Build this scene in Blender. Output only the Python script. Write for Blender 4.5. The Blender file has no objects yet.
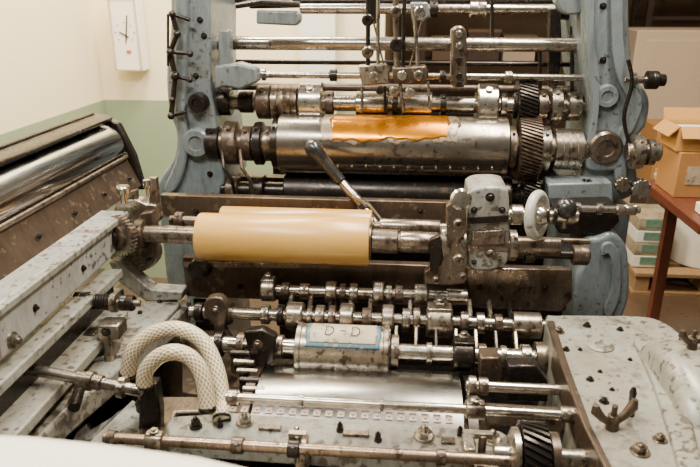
import bpy, bmesh, math, random
from mathutils import Vector, Matrix, Quaternion
random.seed(7)
COL = bpy.context.scene.collection
V = Vector
D = math.radians
TH, PH, F = D(5), D(20), 650.0
CAM = V((0, 0, 1.6))
fw = V((-math.sin(TH)*math.cos(PH), math.cos(TH)*math.cos(PH), -math.sin(PH)))
rt = V((math.cos(TH), math.sin(TH), 0))
up = rt.cross(fw)
def ray(px, py): return fw + rt*((px-350)/F) + up*((233.5-py)/F)
def atY(px, py, Y): d = ray(px, py); return CAM + d*(Y/d.y)
def atX(px, py, X): d = ray(px, py); return CAM + d*(X/d.x)
def atZ(px, py, Z): d = ray(px, py); return CAM + d*((Z-CAM.z)/d.z)
def mpp(p): return (V(p)-CAM).dot(fw)/F
def xat(px, Y, z):
    k = px-350; dz = z-CAM.z
    return (k*(Y*fw.y+dz*fw.z) - F*Y*rt.y)/(F*rt.x - k*fw.x)

# ------------------------------------------------------------------ materials
def new_mat(name):
    m = bpy.data.materials.new(name); m.use_nodes = True
    nt = m.node_tree; return m, nt, nt.nodes['Principled BSDF']
def noise(nt, scale, detail=4, mapping=None, rough=.6, coord='Object', dist=0):
    tc = nt.nodes.new('ShaderNodeTexCoord'); mp = nt.nodes.new('ShaderNodeMapping')
    nt.links.new(tc.outputs[coord], mp.inputs[0])
    if mapping: mp.inputs['Scale'].default_value = mapping
    n = nt.nodes.new('ShaderNodeTexNoise'); n.inputs['Scale'].default_value = scale
    n.inputs['Detail'].default_value = detail; n.inputs['Roughness'].default_value = rough; n.inputs['Distortion'].default_value = dist
    nt.links.new(mp.outputs[0], n.inputs['Vector']); return n
def ramp(nt, src, a, b, c=0, d=1):
    r = nt.nodes.new('ShaderNodeMapRange'); r.inputs[1].default_value = a; r.inputs[2].default_value = b
    r.inputs[3].default_value = c; r.inputs[4].default_value = d
    nt.links.new(src, r.inputs[0]); return r.outputs[0]
def mth(nt, op, a, bb=None):
    x = nt.nodes.new('ShaderNodeMath'); x.operation = op
    for i, q in enumerate((a, bb)):
        if q is None: continue
        if isinstance(q, (int, float)): x.inputs[i].default_value = q
        else: nt.links.new(q, x.inputs[i])
    return x.outputs[0]
def mix(nt, fac, c1, c2):
    m = nt.nodes.new('ShaderNodeMix'); m.data_type = 'RGBA'
    nt.links.new(fac, m.inputs[0])
    for i, c in ((6, c1), (7, c2)):
        if isinstance(c, tuple): m.inputs[i].default_value = (*c, 1)
        else: nt.links.new(c, m.inputs[i])
    return m.outputs[2]
def grimy(name, base, dirt, metal=0.0, rough=.5, amt=.5, scale=9, mapping=None, fine=60, chips=.3, bump=.02, third=None, rrange=.2, soft=.3, drips=0):
    """even base colour, soft gradual grease, scratchy fine grain, and small sparse chips (chips 0..1)"""
    m, nt, b = new_mat(name)
    n1 = noise(nt, scale, 8, mapping, .65)
    f1 = ramp(nt, n1.outputs[0], .60-amt*.30, .60-amt*.30+soft)
    c = mix(nt, mth(nt, 'MULTIPLY', f1, .85), base, dirt)
    n4 = noise(nt, fine*1.7, 3, mapping or (1, 1, .3), .6)
    c = mix(nt, mth(nt, 'MULTIPLY', ramp(nt, n4.outputs[0], .42, .72), .45), c, dirt)
    if drips:
        n5 = noise(nt, 14, 4, (1.6, 1.6, .25), .65); c = mix(nt, mth(nt, 'MULTIPLY', ramp(nt, n5.outputs[0], .53, .68), drips), c, tuple(x*.4 for x in dirt))
    if chips > 0:
        n2 = noise(nt, fine, 3, None, .55); n3 = noise(nt, scale*.6, 2, None, .5)
        th = .955-.13*chips
        f2 = ramp(nt, mth(nt, 'ADD', n2.outputs[0], mth(nt, 'MULTIPLY', n3.outputs[0], .5)), th, th+.05)
        c = mix(nt, mth(nt, 'MULTIPLY', f2, .8), c, third or tuple(x*.45 for x in dirt))
    nt.links.new(c, b.inputs['Base Color'])
    b.inputs['Metallic'].default_value = metal
    nt.links.new(ramp(nt, n1.outputs[0], .3, .7, max(rough-rrange/2, .05), rough+rrange/2), b.inputs['Roughness'])
    if bump:
        bp = nt.nodes.new('ShaderNodeBump'); bp.inputs['Strength'].default_value = bump; bp.inputs['Distance'].default_value = .003
        nt.links.new(n1.outputs[0], bp.inputs['Height']); nt.links.new(bp.outputs[0], b.inputs['Normal'])
    return m
M = {}
M['steel'] = grimy('bright_steel', (.62,.58,.51), (.28,.22,.16), .95, .20, .55, 12, (2,1,1), 60, .5, drips=.3)
M['shaft'] = grimy('worn_shaft_steel', (.43,.395,.34), (.16,.12,.085), .92, .25, .65, 9, (2,1,1), 50, .6, drips=.4)
M['stain'] = grimy('ink_stained_steel', (.28,.235,.185), (.10,.062,.042), .85, .29, .7, 9, (2,1,1), 45, .8, drips=.4)
M['cylinder'] = grimy('impression_cylinder_steel', (.25,.225,.19), (.135,.11,.085), .92, .25, .65, 3.5, (2,1,1), 40, .5, .01)
M['polish'] = grimy('polished_roller_steel', (.50,.50,.50), (.36,.35,.33), 1, .17, .4, 3, (1,3,1), 70, 0, 0)
M['plate'] = grimy('dull_plate_steel', (.27,.265,.25), (.15,.135,.12), 1, .24, .6, 4, (1,3,1), 60, .3, 0)
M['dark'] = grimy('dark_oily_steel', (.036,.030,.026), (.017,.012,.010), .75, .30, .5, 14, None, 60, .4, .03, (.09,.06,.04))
M['black'] = grimy('black_rubber', (.012,.012,.013), (.03,.025,.02), 0, .25, .4, 10, None, 60, 0, 0)
M['rust'] = grimy('brown_stained_iron', (.115,.082,.058), (.045,.028,.020), .6, .34, .6, 5, None, 40, .8, .04, (.20,.15,.10), drips=.4)
M['rusthi'] = grimy('rusty_rod_metal', (.33,.255,.185), (.15,.085,.052), .88, .30, .6, 14, (3,1,1), 50, .6)
M['paint'] = grimy('grey_blue_machine_paint', (.165,.195,.208), (.088,.096,.093), 0, .30, .65, 3.5, None, 60, .45, .01, (.045,.035,.025), soft=.4, drips=.4)
M['paintL'] = grimy('light_grey_machine_paint', (.30,.305,.275), (.14,.115,.08), .05, .33, .72, 7, None, 55, .95, .02, (.05,.032,.022), soft=.35, drips=.6)
M['paintS'] = grimy('worn_grey_beige_paint', (.28,.28,.24), (.15,.12,.083), .05, .34, .72, 5, None, 60, 1, .02, (.045,.028,.018), soft=.35, drips=.65)
M['cast'] = grimy('bare_cast_metal', (.38,.335,.27), (.145,.10,.068), .88, .30, .6, 14, None, 60, .7, .03, (.045,.03,.022), drips=.4)
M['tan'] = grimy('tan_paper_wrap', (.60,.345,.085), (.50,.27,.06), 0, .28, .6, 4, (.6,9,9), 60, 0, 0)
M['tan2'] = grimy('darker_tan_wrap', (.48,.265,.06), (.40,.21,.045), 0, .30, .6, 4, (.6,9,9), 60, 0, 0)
M['orange'] = grimy('amber_film', (.66,.255,.0), (.40,.12,.0), .8, .22, .6, 6, (1,3,3), 40, .2, 0)
M['residue'] = grimy('pale_gum_residue', (.34,.27,.18), (.15,.11,.075), .4, .28, .7, 12, None, 60, .7, .02)
M['mag'] = grimy('grey_white_paint_with_magenta_ink', (.34,.35,.335), (.17,.15,.125), .05, .32, .6, 6, None, 55, .8, .02, (.05,.032,.03), soft=.4, drips=.3)
M['card'] = grimy('brown_cardboard', (.38,.18,.052), (.30,.14,.04), 0, .8, .3, 5, None, 80, 0, 0)
M['cardY'] = grimy('yellow_cardboard', (.52,.27,.07), (.44,.22,.055), 0, .8, .3, 5, None, 80, 0, 0)
M['wood'] = grimy('red_brown_wood', (.14,.042,.022), (.08,.025,.014), 0, .35, .5, 4, (6,1,6), 40, 0, 0)
M['pallet'] = grimy('pale_pallet_wood', (.40,.24,.115), (.26,.155,.075), 0, .75, .5, 5, (6,1,6), 50, .3, .02)
M['white'] = grimy('white_enamel', (.84,.80,.70), (.78,.74,.63), 0, .45, .2, 3, None, 80, 0, 0)
M['pale'] = grimy('pale_beige_board', (.54,.41,.29), (.48,.36,.25), 0, .7, .3, 4, None, 80, 0, 0)
M['pad'] = grimy('pale_pink_pad', (.48,.38,.31), (.28,.21,.16), 0, .6, .5, 20, None, 80, .4, 0)
M['paper'] = grimy('paper_label', (.44,.38,.26), (.26,.20,.13), 0, .5, .7, 14, None, 70, .9, 0)
M['blue'] = grimy('blue_ink_print', (.02,.10,.15), (.10,.14,.14), 0, .4, .6, 20, None, 70, .7, 0, (.3,.26,.19))
M['green'] = grimy('green_wrapper', (.08,.22,.15), (.3,.32,.24), 0, .5, .5, 18, None, 60, 0, 0)
M['red'] = grimy('red_paint', (.55,.06,.03), (.45,.05,.03), 0, .5, .3, 10, None, 60, 0, 0)
M['wheel'] = grimy('pale_grey_wheel_enamel', (.46,.46,.42), (.26,.23,.18), 0, .3, .5, 14, None, 60, .4, .01)
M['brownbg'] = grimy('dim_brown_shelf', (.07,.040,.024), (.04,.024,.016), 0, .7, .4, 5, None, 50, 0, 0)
M['floor'] = grimy('oily_brown_floor', (.12,.075,.046), (.06,.038,.026), 0, .35, .5, 2.5, None, 30, .4, 0)
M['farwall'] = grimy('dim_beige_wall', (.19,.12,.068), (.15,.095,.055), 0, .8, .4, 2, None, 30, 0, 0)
def add_magenta():
    m = M['mag']; nt = m.node_tree; b = nt.nodes['Principled BSDF']
    src = b.inputs['Base Color'].links[0].from_socket
    n = noise(nt, 2.2, 5, (1, 7, 1.0), .55); f = ramp(nt, n.outputs[0], .60, .66)
    nt.links.new(mix(nt, mth(nt, 'MULTIPLY', f, .88), src, (.13,.022,.06)), b.inputs['Base Color'])
add_magenta()
DADO = atY(130, 100, 3.5).z
def wall_mat():
    m, nt, b = new_mat('cream_over_green_wall_paint')
    g = nt.nodes.new('ShaderNodeNewGeometry'); s = nt.nodes.new('ShaderNodeSeparateXYZ')
    nt.links.new(g.outputs['Position'], s.inputs[0])
    n = noise(nt, 3, 4); f = ramp(nt, s.outputs[2], DADO-.002, DADO+.002)
    gr = mix(nt, n.outputs[0], (.25,.30,.19), (.30,.35,.22)); cr = mix(nt, n.outputs[0], (.86,.73,.48), (.90,.78,.54))
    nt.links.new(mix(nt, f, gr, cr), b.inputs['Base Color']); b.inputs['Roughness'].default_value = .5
    return m
M['wall'] = wall_mat()
def hose_mat():
    m, nt, b = new_mat('braided_white_hose')
    uv = nt.nodes.new('ShaderNodeUVMap'); s = nt.nodes.new('ShaderNodeSeparateXYZ'); nt.links.new(uv.outputs[0], s.inputs[0])
    u = mth(nt, 'MULTIPLY', s.outputs[0], math.pi*12); v = mth(nt, 'MULTIPLY', s.outputs[1], math.pi)
    a = mth(nt, 'ABSOLUTE', mth(nt, 'SINE', mth(nt, 'ADD', u, v))); c = mth(nt, 'ABSOLUTE', mth(nt, 'SINE', mth(nt, 'SUBTRACT', u, v)))
    h = mth(nt, 'MINIMUM', a, c); f = ramp(nt, h, .12, .5)
    nt.links.new(mix(nt, f, (.90,.81,.60), (.34,.26,.15)), b.inputs['Base Color'])
    bp = nt.nodes.new('ShaderNodeBump'); bp.inputs['Strength'].default_value = .6; bp.inputs['Distance'].default_value = -.0015
    nt.links.new(h, bp.inputs['Height']); nt.links.new(bp.outputs[0], b.inputs['Normal'])
    b.inputs['Roughness'].default_value = .22
    b.inputs['Coat Weight'].default_value = .4
    b.inputs['Subsurface Weight'].default_value = .25; b.inputs['Subsurface Radius'].default_value = (.015, .011, .006)
    return m
M['hose'] = hose_mat()

# ------------------------------------------------------------------ mesh builder
class MB:
    def __init__(s): s.bm = bmesh.new()
    def add(s, verts, faces):
        vs = [s.bm.verts.new(v) for v in verts]
        for f in faces:
            try: s.bm.faces.new([vs[i] for i in f])
            except ValueError: pass
        return s
    def box(s, c, sz, q=None):
        c = V(c); h = V(sz)/2; vs = []
        for x in (-1, 1):
            for y in (-1, 1):
                for z in (-1, 1):
                    p = V((x*h.x, y*h.y, z*h.z))
                    if q: p = q @ p
                    vs.append(c+p)
        return s.add(vs, [(0,1,3,2),(4,6,7,5),(0,4,5,1),(2,3,7,6),(0,2,6,4),(1,5,7,3)])
    def lathe(s, p0, ax, prof, seg=28):
        ax = V(ax).normalized(); q = ax.to_track_quat('Z', 'Y'); p0 = V(p0); vs = []; fs = []
        n = len(prof)
        for (d, r) in prof:
            for k in range(seg):
                a = 2*math.pi*k/seg; vs.append(p0 + q @ V((r*math.cos(a), r*math.sin(a), d)))
        for i in range(n-1):
            for k in range(seg):
                k2 = (k+1) % seg; fs.append((i*seg+k, i*seg+k2, (i+1)*seg+k2, (i+1)*seg+k))
        fs.append(tuple(range(seg))); fs.append(tuple((n-1)*seg+k for k in range(seg)))
        return s.add(vs, fs)
    def cyl(s, p0, p1, r, r1=None, seg=24, ch=.12):
        p0, p1 = V(p0), V(p1); L = (p1-p0).length; r1 = r if r1 is None else r1
        c = min(ch*min(r, r1), L*.2)
        return s.lathe(p0, p1-p0, [(0, r-c), (c, r), (L-c, r1), (L, r1-c)], seg)
    def hexa(s, p0, ax, r, L): return s.lathe(p0, ax, [(0, r), (L*.85, r), (L, r*.85)], 6)
    def sphere(s, c, r, seg=20, n=10, ax=(0,0,1), k=1):
        return s.lathe(V(c)-V(ax).normalized()*r*k, ax, [(r*k*(1-math.cos(math.pi*i/n)), max(r*math.sin(math.pi*i/n), r*.02)) for i in range(n+1)], seg)
    def prism(s, pts, vec):
        n = len(pts); vec = V(vec); vs = [V(p) for p in pts]+[V(p)+vec for p in pts]
        return s.add(vs, [tuple(range(n)), tuple(range(2*n-1, n-1, -1))]+[(i, (i+1) % n, n+(i+1) % n, n+i) for i in range(n)])
    def gear(s, c, ax, r, w, n, dep=.1, tw=0, k=1):
        ax = V(ax).normalized(); q = ax.to_track_quat('Z', 'Y'); c = V(c); vs = []; fs = []; m = n*4
        for j in range(k+1):
            for t in range(n):
                for o, rr in ((0, 1-dep), (.28, 1-dep), (.42, 1), (.82, 1)):
                    a = 2*math.pi*(t+o)/n + tw*j/k
                    vs.append(c + q @ V((r*rr*math.cos(a), r*rr*math.sin(a), w*(j/k-.5))))
        for j in range(k):
            for i in range(m): fs.append((j*m+i, j*m+(i+1) % m, (j+1)*m+(i+1) % m, (j+1)*m+i))
        fs.append(tuple(range(m))); fs.append(tuple(k*m+i for i in range(m)))
        return s.add(vs, fs)
    def torus(s, c, ax, R, r, seg=36, n=10):
        q = V(ax).normalized().to_track_quat('Z', 'Y'); vs = []; fs = []
        for i in range(seg):
            a = 2*math.pi*i/seg
            for j in range(n):
                b = 2*math.pi*j/n; vs.append(V(c)+q @ V(((R+r*math.cos(b))*math.cos(a), (R+r*math.cos(b))*math.sin(a), r*math.sin(b))))
        for i in range(seg):
            for j in range(n): fs.append((i*n+j, ((i+1) % seg)*n+j, ((i+1) % seg)*n+(j+1) % n, i*n+(j+1) % n))
        return s.add(vs, fs)
    def tube(s, pts, r, seg=16, uvs=None):
        pts = [V(p) for p in pts]; n = len(pts); rs = r if isinstance(r, list) else [r]*n
        uv = s.bm.loops.layers.uv.new('UVMap') if uvs else None
        t0 = (pts[1]-pts[0]).normalized(); nrm = t0.orthogonal().normalized(); rings = []; L = 0; Ls = []
        for i, p in enumerate(pts):
            t = (pts[min(i+1, n-1)]-pts[max(i-1, 0)]).normalized()
            nrm = (nrm - t*nrm.dot(t)).normalized(); b = t.cross(nrm)
            rings.append([s.bm.verts.new(p+(nrm*math.cos(2*math.pi*k/seg)+b*math.sin(2*math.pi*k/seg))*rs[i]) for k in range(seg)])
            if i: L += (p-pts[i-1]).length
            Ls.append(L)
        for i in range(n-1):
            for k in range(seg):
                k2 = (k+1) % seg
                f = s.bm.faces.new((rings[i][k], rings[i][k2], rings[i+1][k2], rings[i+1][k]))
                if uv:
                    for lp, (u, v) in zip(f.loops, ((k, i), (k+1, i), (k+1, i+1), (k, i+1))): lp[uv].uv = (u/seg, Ls[v]*uvs)
        s.bm.faces.new(rings[0]); s.bm.faces.new(rings[-1]); return s

WL = {}
def thing(name, label, cat, loc, group=None):
    o = bpy.data.objects.new(name, None); COL.objects.link(o); o.location = loc; o.empty_display_size = .1
    o['label'] = label; o['category'] = cat
    if group: o['group'] = group
    WL[o.name] = V(loc); return o
def part(mb, name, mat, parent=None, label=None, cat=None, group=None, kind=None, bevel=0, ang=34, seg=2):
    bm = mb.bm; bmesh.ops.recalc_face_normals(bm, faces=bm.faces[:])
    lim = D(ang)
    for f in bm.faces: f.smooth = True
    for e in bm.edges:
        if len(e.link_faces) == 2 and e.calc_face_angle(0) > lim and not (bevel and seg > 2): e.smooth = False
    co = [v.co for v in bm.verts]
    lo = V((min(c.x for c in co), min(c.y for c in co), min(c.z for c in co))); hi = V((max(c.x for c in co), max(c.y for c in co), max(c.z for c in co)))
    ctr = (lo+hi)/2
    for v in bm.verts: v.co -= ctr
    me = bpy.data.meshes.new(name); bm.to_mesh(me); bm.free(); me.materials.append(M[mat])
    o = bpy.data.objects.new(name, me); COL.objects.link(o); WL[o.name] = ctr
    if parent is not None: o.parent = parent; o.location = ctr-WL[parent.name]
    else: o.location = ctr
    if label: o['label'] = label
    if cat: o['category'] = cat
    if group: o['group'] = group
    if kind: o['kind'] = kind
    if bevel:
        b = o.modifiers.new('bevel', 'BEVEL'); b.width = bevel; b.segments = seg; b.limit_method = 'ANGLE'; b.angle_limit = .75 if seg > 2 else .6
        if seg > 2: b.harden_normals = True
    return o
def smoothp(pp, n=5):
    out = []; L = len(pp)
    for i in range(L):
        a, b, c, d = (V(pp[(i+j) % L]) for j in (-1, 0, 1, 2))
        for k in range(n):
            t = k/n; q = .5*((2*b)+(c-a)*t+(2*a-5*b+4*c-d)*t*t+(3*b-a-3*c+d)*t**3); out.append((q.x, q.y))
    return out
def polyY(pp, Y): return [atY(a, b, Y) for a, b in pp]
def polyZ(pp, z): return [atZ(a, b, z) for a, b in pp]
def prY(pp, Y, dep): return MB().prism(polyY(pp, Y), (0, dep, 0))
def prZ(pp, z, dep): return MB().prism(polyZ(pp, z), (0, 0, -dep))
X1 = V((1, 0, 0))
def rod(a, b, r, **k): return MB().cyl(a, b, r, **k)

def shaft(parent, name, Y, pr, py, p0, p1, rpx, mat, collars=(), label=None):
    z = atY(pr, py, Y).z; s = mpp((xat(pr, Y, z), Y, z))
    o = part(rod((xat(p0, Y, z), Y, z), (xat(p1, Y, z), Y, z), rpx*s, seg=36), name, mat, parent, label)
    for c in collars:
        a, b, r, st, m = (list(c)+['shaft'])[:5]
        xa, xb = xat(a, Y, z), xat(b, Y, z); R = r*s; w = xb-xa; ctr = V(((xa+xb)/2, Y, z))
        if st == 'ring':
            mb = MB().lathe((xa, Y, z), X1, [(0, R*.9), (w*.08, R), (w*.92, R), (w, R*.9)], 36)
            mb.cyl(ctr+V((0, -R*.6, R*.7)), ctr+V((0, -R*.72, R*.86)), w*.16+.001, seg=8)
            part(mb, 'collar', m, o)
        elif st == 'drum':
            n = max(2, int(w/.022)); pf = [(0, R*.9)]
            for i in range(n):
                u0, u1 = w*i/n, w*(i+1)/n; pf += [(u0+.0015, R), (u1-.0025, R), (u1-.0015, R*.965)]
            pf[-1] = (w, R*.9); part(MB().lathe((xa, Y, z), X1, pf, 36), 'collar', m, o)
        elif st == 'smooth':
            part(MB().lathe((xa, Y, z), X1, [(0, R*.93), (min(w*.03, .004), R), (w-min(w*.03, .004), R), (w, R*.93)], 64), 'sleeve', m, o)
        elif st == 'gear':
            mb = MB().gear(ctr, X1, R, w, max(18, int(R*2*math.pi/.0125)), .1, .22, 6)
            mb.cyl((xa-w*.2, Y, z), (xb+w*.2, Y, z), R*.5); part(mb, 'gear', m, o, ang=24)
        elif st == 'clamp':
            mb = MB().lathe((xa, Y, z), X1, [(0, R*.9), (w*.08, R), (w*.92, R), (w, R*.9)], 28)
            mb.box(ctr+V((0, 0, R*.7)), (w*.92, R*1.0, R*.8))
            part(mb, 'clamp', m, o, bevel=.0025)
            b = MB().hexa(ctr+V((0, 0, R*1.08)), (0, 0, 1), w*.28, R*.35); b.cyl(ctr+V((0, 0, R*1.3)), ctr+V((0, 0, R*1.6)), w*.15, seg=10); part(b, 'clamp_bolt', 'shaft', o)
        elif st == 'lug':
            mb = MB().lathe((xa, Y, z), X1, [(0, R*.9), (w*.1, R), (w*.9, R), (w, R*.9)], 28)
            pts = [V((xa+w*.12, Y-R*.7, z)), V((xa+w*.12, Y+R*.7, z)), V((xa+w*.12, Y+R*1.6, z-R*2.3)), V((xa+w*.12, Y+R*.7, z-R*2.5))]
            mb.prism(pts, (w*.76, 0, 0)); part(mb, 'lug', m, o, bevel=.0015)
    return o
def bolt(parent, p, ax, r, mat='shaft', h=None, name='bolt'):
    p = V(p); ax = V(ax).normalized(); h = h or r*.9; mb = MB()
    mb.cyl(p-ax*.001, p+ax*r*.25, r*1.45, seg=18)
    mb.hexa(p+ax*r*.2, ax, r, h); mb.cyl(p+ax*(h+r*.1), p+ax*(h+r*.6), r*.5, seg=12)
    return part(mb, name, mat, parent)
UP = V((0, 0, 1)); FR = V((0, -1, 0))
def struct(mb, name, mat): return part(mb, name, mat, kind='structure')

# ------------------------------------------------------------------ the room
XL = -1.67; YB = 3.5
struct(MB().box((2.0, 3.5, -.025), (7.4, 9.2, .05)), 'floor', 'floor')
struct(MB().box((XL-.05, 1.0, 1.6), (.1, 5.2, 3.2)), 'wall_left', 'wall')
xe = atY(385, 20, YB).x
struct(MB().box(((XL+xe)/2-.05, YB+.05, 1.6), (xe-XL+.1, .1, 3.2)), 'wall_back', 'wall')
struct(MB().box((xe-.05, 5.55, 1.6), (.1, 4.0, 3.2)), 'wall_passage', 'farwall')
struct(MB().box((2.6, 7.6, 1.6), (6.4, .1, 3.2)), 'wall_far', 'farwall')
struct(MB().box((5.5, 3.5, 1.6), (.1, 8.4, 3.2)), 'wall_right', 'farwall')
p = atY(318, 20, 3.45)
struct(MB().box((p.x, 3.46, 1.6), (.18, .08, 3.2)), 'trim_1', 'white')

c = atY(129, 34, 3.44); w = thing('wall_clock', 'white rectangular clock box hanging on the cream wall above the green paint', 'clock', c+V((0, .03, -.18)))
part(MB().box(c, (.15, .10, .37)), 'case', 'white', w, bevel=.006)
f = MB()
for (dx, dz, sx, sz) in ((-.068, 0, .008, .36), (.068, 0, .008, .36), (0, .178, .14, .008), (0, -.178, .14, .008)): f.box(c+V((dx, -.053, dz)), (sx, .008, sz))
part(f, 'frame', 'pale', w, label='pale frame edge')
part(MB().box(c+V((.012, -.054, .03)), (.005, .004, .13), Quaternion((0, 1, 0), .15)), 'hand', 'dark', w)
part(MB().box(c+V((-.005, -.054, .00)), (.055, .004, .005), Quaternion((0, 1, 0), .5)), 'hand', 'dark', w)
part(MB().box(c+V((.012, -.054, -.085)), (.022, .004, .014)), 'badge', 'red', w)
for k in range(8):
    a = k*math.pi/4; part(MB().box(c+V((.05*math.sin(a), -.052, .05*math.cos(a)+.01)), (.005, .003, .005)), 'hour_mark', 'dark', w)

# ------------------------------------------------------------------ REAR PRINTING UNIT
R_ = thing('printing_unit', 'tall blue-grey cast iron press unit with rows of steel shafts and cylinders', 'printing press', (0.1, 2.3, 0))
Lp = smoothp([(170,-60),(210,-60),(210,-10),(210,50),(213,100),(219,145),(220,196),(154,196),(160,178),(173,158),(176,134),(168,108),(166,70),(170,30),(170,-10)])
lf = part(prY(Lp, 2.1, .34), 'side_frame', 'paint', R_, label='broad blue-grey cast side frame on the left', bevel=.03, seg=5, ang=60)
z0 = atY(190, 195, 2.1).z
part(MB().box((atY(186, 195, 2.1).x, 2.29, z0/2), (.22, .36, z0)), 'frame_foot', 'paint', R_, bevel=.02, seg=4)
Rp = smoothp([(582,-60),(628,-60),(630,-10),(631,40),(636,74),(650,98),(648,124),(636,146),(635,197),(575,197),(585,165),(590,115),(584,60),(582,0)])
rf = part(prY(Rp, 2.1, .34), 'side_frame', 'paint', R_, label='broad blue-grey cast side frame on the right', bevel=.03, seg=5, ang=60)
part(MB().box((atY(606, 195, 2.1).x, 2.29, z0/2), (.19, .36, z0)), 'frame_foot', 'paint', R_, bevel=.02, seg=4)
for (pp, f) in (([(174,-50),(185,-50),(186,40),(184,100),(188,150),(176,190),(163,190),(177,152),(173,100),(174,40)], lf), ([(612,-50),(623,-50),(624,40),(632,78),(643,102),(635,128),(626,144),(627,188),(616,188),(616,142),(625,120),(628,100),(617,76),(612,40)], rf),
                ([(585,-50),(593,-50),(595,40),(600,80),(598,120),(592,150),(588,140),(593,112),(590,80),(587,40)], rf), ([(590,156),(620,158),(622,170),(588,170)], rf)):
    part(prY(smoothp(pp, 4), 2.075, .05), 'cast_rib', 'paint', f, bevel=.012, seg=4, ang=60)
for (px, py, r, d, m) in ((198,142,15,.03,'paint'),(200,102,10,.04,'dark'),(603,146,17,.04,'stain'),(606,96,12,.02,'paint')):
    c = atY(px, py, 2.1); s = mpp(c); fr = lf if px < 400 else rf
    part(MB().lathe(c+V((0, .01, 0)), FR, [(0, r*s), (d, r*s*.97), (d+.008, r*s*.85), (d+.008, r*s*.5), (d+.002, r*s*.45), (d+.002, .003)], 36), 'bearing_boss', m, fr)
for (px, py) in ((200,20),(196,76),(210,174),(174,186),(603,60),(588,188),(603,6),(204,36)): bolt(lf if px < 400 else rf, atY(px, py, 2.1), FR, .007, 'dark')
shaft(R_, 'shaft', 2.42, 350, 1, 205, 590, 4, 'dark')
shaft(R_, 'cross_bar', 2.30, 400, 9, 300, 590, 5, 'shaft', [(430,438,8,'ring','dark'),(470,486,8,'drum','shaft'),(560,572,10,'ring','dark')])
shaft(R_, 'tie_shaft', 2.2, 400, 44, 202, 598, 6.8, 'shaft', [(202,212,9,'ring'),(222,229,8,'ring'),(580,598,11,'ring')])
shaft(R_, 'thin_shaft', 2.15, 400, 76, 222, 590, 3.4, 'shaft', [(240,248,8,'ring'),(262,266,6,'ring'),(330,337,6,'ring','dark'),(440,446,6,'ring','dark'),(505,512,6,'ring')])
shaft(R_, 'thin_shaft', 2.3, 400, 63, 236, 590, 2.4, 'dark')
shaft(R_, 'thin_shaft', 2.26, 400, 88, 222, 590, 4, 'rust')
shaft(R_, 'cam_shaft', 2.18, 400, 104, 215, 592, 8, 'shaft',
  [(218,232,14,'ring','dark'),(240,254,11,'ring','dark'),(258,272,17,'ring','rust'),(273,299,17,'drum','stain'),(300,324,21,'ring','steel'),(326,334,12,'ring','rust'),
   (356,388,12,'smooth','steel'),(392,398,11,'ring','dark'),(402,432,12,'smooth','steel'),(440,446,10,'ring','dark'),(476,497,21,'ring','steel'),(500,506,12,'ring'),(516,533,26,'gear','dark'),(536,546,15,'ring','stain'),(548,560,18,'ring','shaft'),(566,580,14,'ring')])
mc = shaft(R_, 'impression_cylinder', 2.12, 400, 146, 206, 592, 14, 'stain',
  [(208,222,17,'ring','dark'),(226,240,22,'ring','rust'),(244,254,18,'ring','rust'),(256,264,22,'ring','dark'),(266,274,18,'ring','stain'),(281,506,30,'smooth','cylinder'),(274,281,25,'ring','dark'),
   (507,514,22,'ring','rust'),(516,537,32,'gear','rust'),(538,548,22,'ring','shaft'),(552,580,20,'drum','shaft')], label='large stained steel cylinder on its axle')
def arc_patch(parent, name, mat, Y, z, r, xa, xb, a0, a1, label=None, wob=0, th=.0012, n=40, m=24, wav=None):
    # wav(u) gives an extra angle in radians added at the free (front) edge
    mb = MB(); vs = []; fs = []
    for i in range(n+1):
        u = i/n
        for j in range(m+1):
            v = j/m; x = xa+(xb-xa)*u + (wob*(math.sin(v*9+u*3)+.5*math.sin(v*23)) if i in (0, n) else 0)
            a = a0+(a1+(wav(u) if wav else 0)-a0)*v
            vs.append((x, Y-math.cos(a)*(r+th), z+math.sin(a)*(r+th)))
    for i in range(n):
        for j in range(m): q = i*(m+1)+j; fs.append((q, q+1, q+m+2, q+m+1))
    mb.add(vs, fs); o = part(mb, name, mat, parent, label)
    sm = o.modifiers.new('solid', 'SOLIDIFY'); sm.thickness = .001; return o
zc = atY(400, 146, 2.12).z; sc = mpp((0.1, 2.12, zc)); rc = 30*sc
arc_patch(mc, 'gum_residue', 'residue', 2.12, zc, rc, xat(324, 2.12, zc), xat(456, 2.12, zc), D(108), D(15), 'ragged gum edge around the amber film', .007, n=90, wav=lambda u: .06*math.sin(u*19)+.04*math.sin(u*43)+.02*math.sin(u*120)+.14*u)
arc_patch(mc, 'amber_film', 'orange', 2.12, zc, rc+.001, xat(334, 2.12, zc), xat(446, 2.12, zc), D(108), D(18), 'glossy golden amber film strip', .006, n=90, wav=lambda u: .16*u+.04*math.sin(u*15)+.025*math.sin(u*41))
z2 = zc-rc*.50; y2 = 2.12-rc*.87
part(MB().box(((xat(330, y2, z2)+xat(502, y2, z2))/2, y2+.002, z2), (xat(502, y2, z2)-xat(330, y2, z2), .010, .012)), 'clamp_bar', 'dark', mc, bevel=.002)
for k in range(12):
    px = 338+k*14; part(MB().cyl((xat(px, y2, z2), y2-.003, z2), (xat(px, y2, z2), y2-.007, z2), .004, seg=10), 'screw', 'shaft', mc)
shaft(R_, 'lower_cylinder', 2.12, 400, 194, 222, 560, 9, 'dark', [(228,240,14,'ring','rust'),(252,266,16,'ring','dark'),(286,510,20,'smooth','dark'),(520,535,26,'gear','dark')], label='dark oily cylinder below the large one')
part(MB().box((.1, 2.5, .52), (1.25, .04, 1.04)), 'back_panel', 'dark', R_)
for (py, Y, h) in ((178, 2.3, .03), (205, 2.05, .05)):
    a, b = atY(205, py, Y), atY(592, py, Y); part(MB().box(((a.x+b.x)/2, Y, a.z), (b.x-a.x, .05, h)), 'cross_rail', 'rust', R_, bevel=.003)
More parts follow.
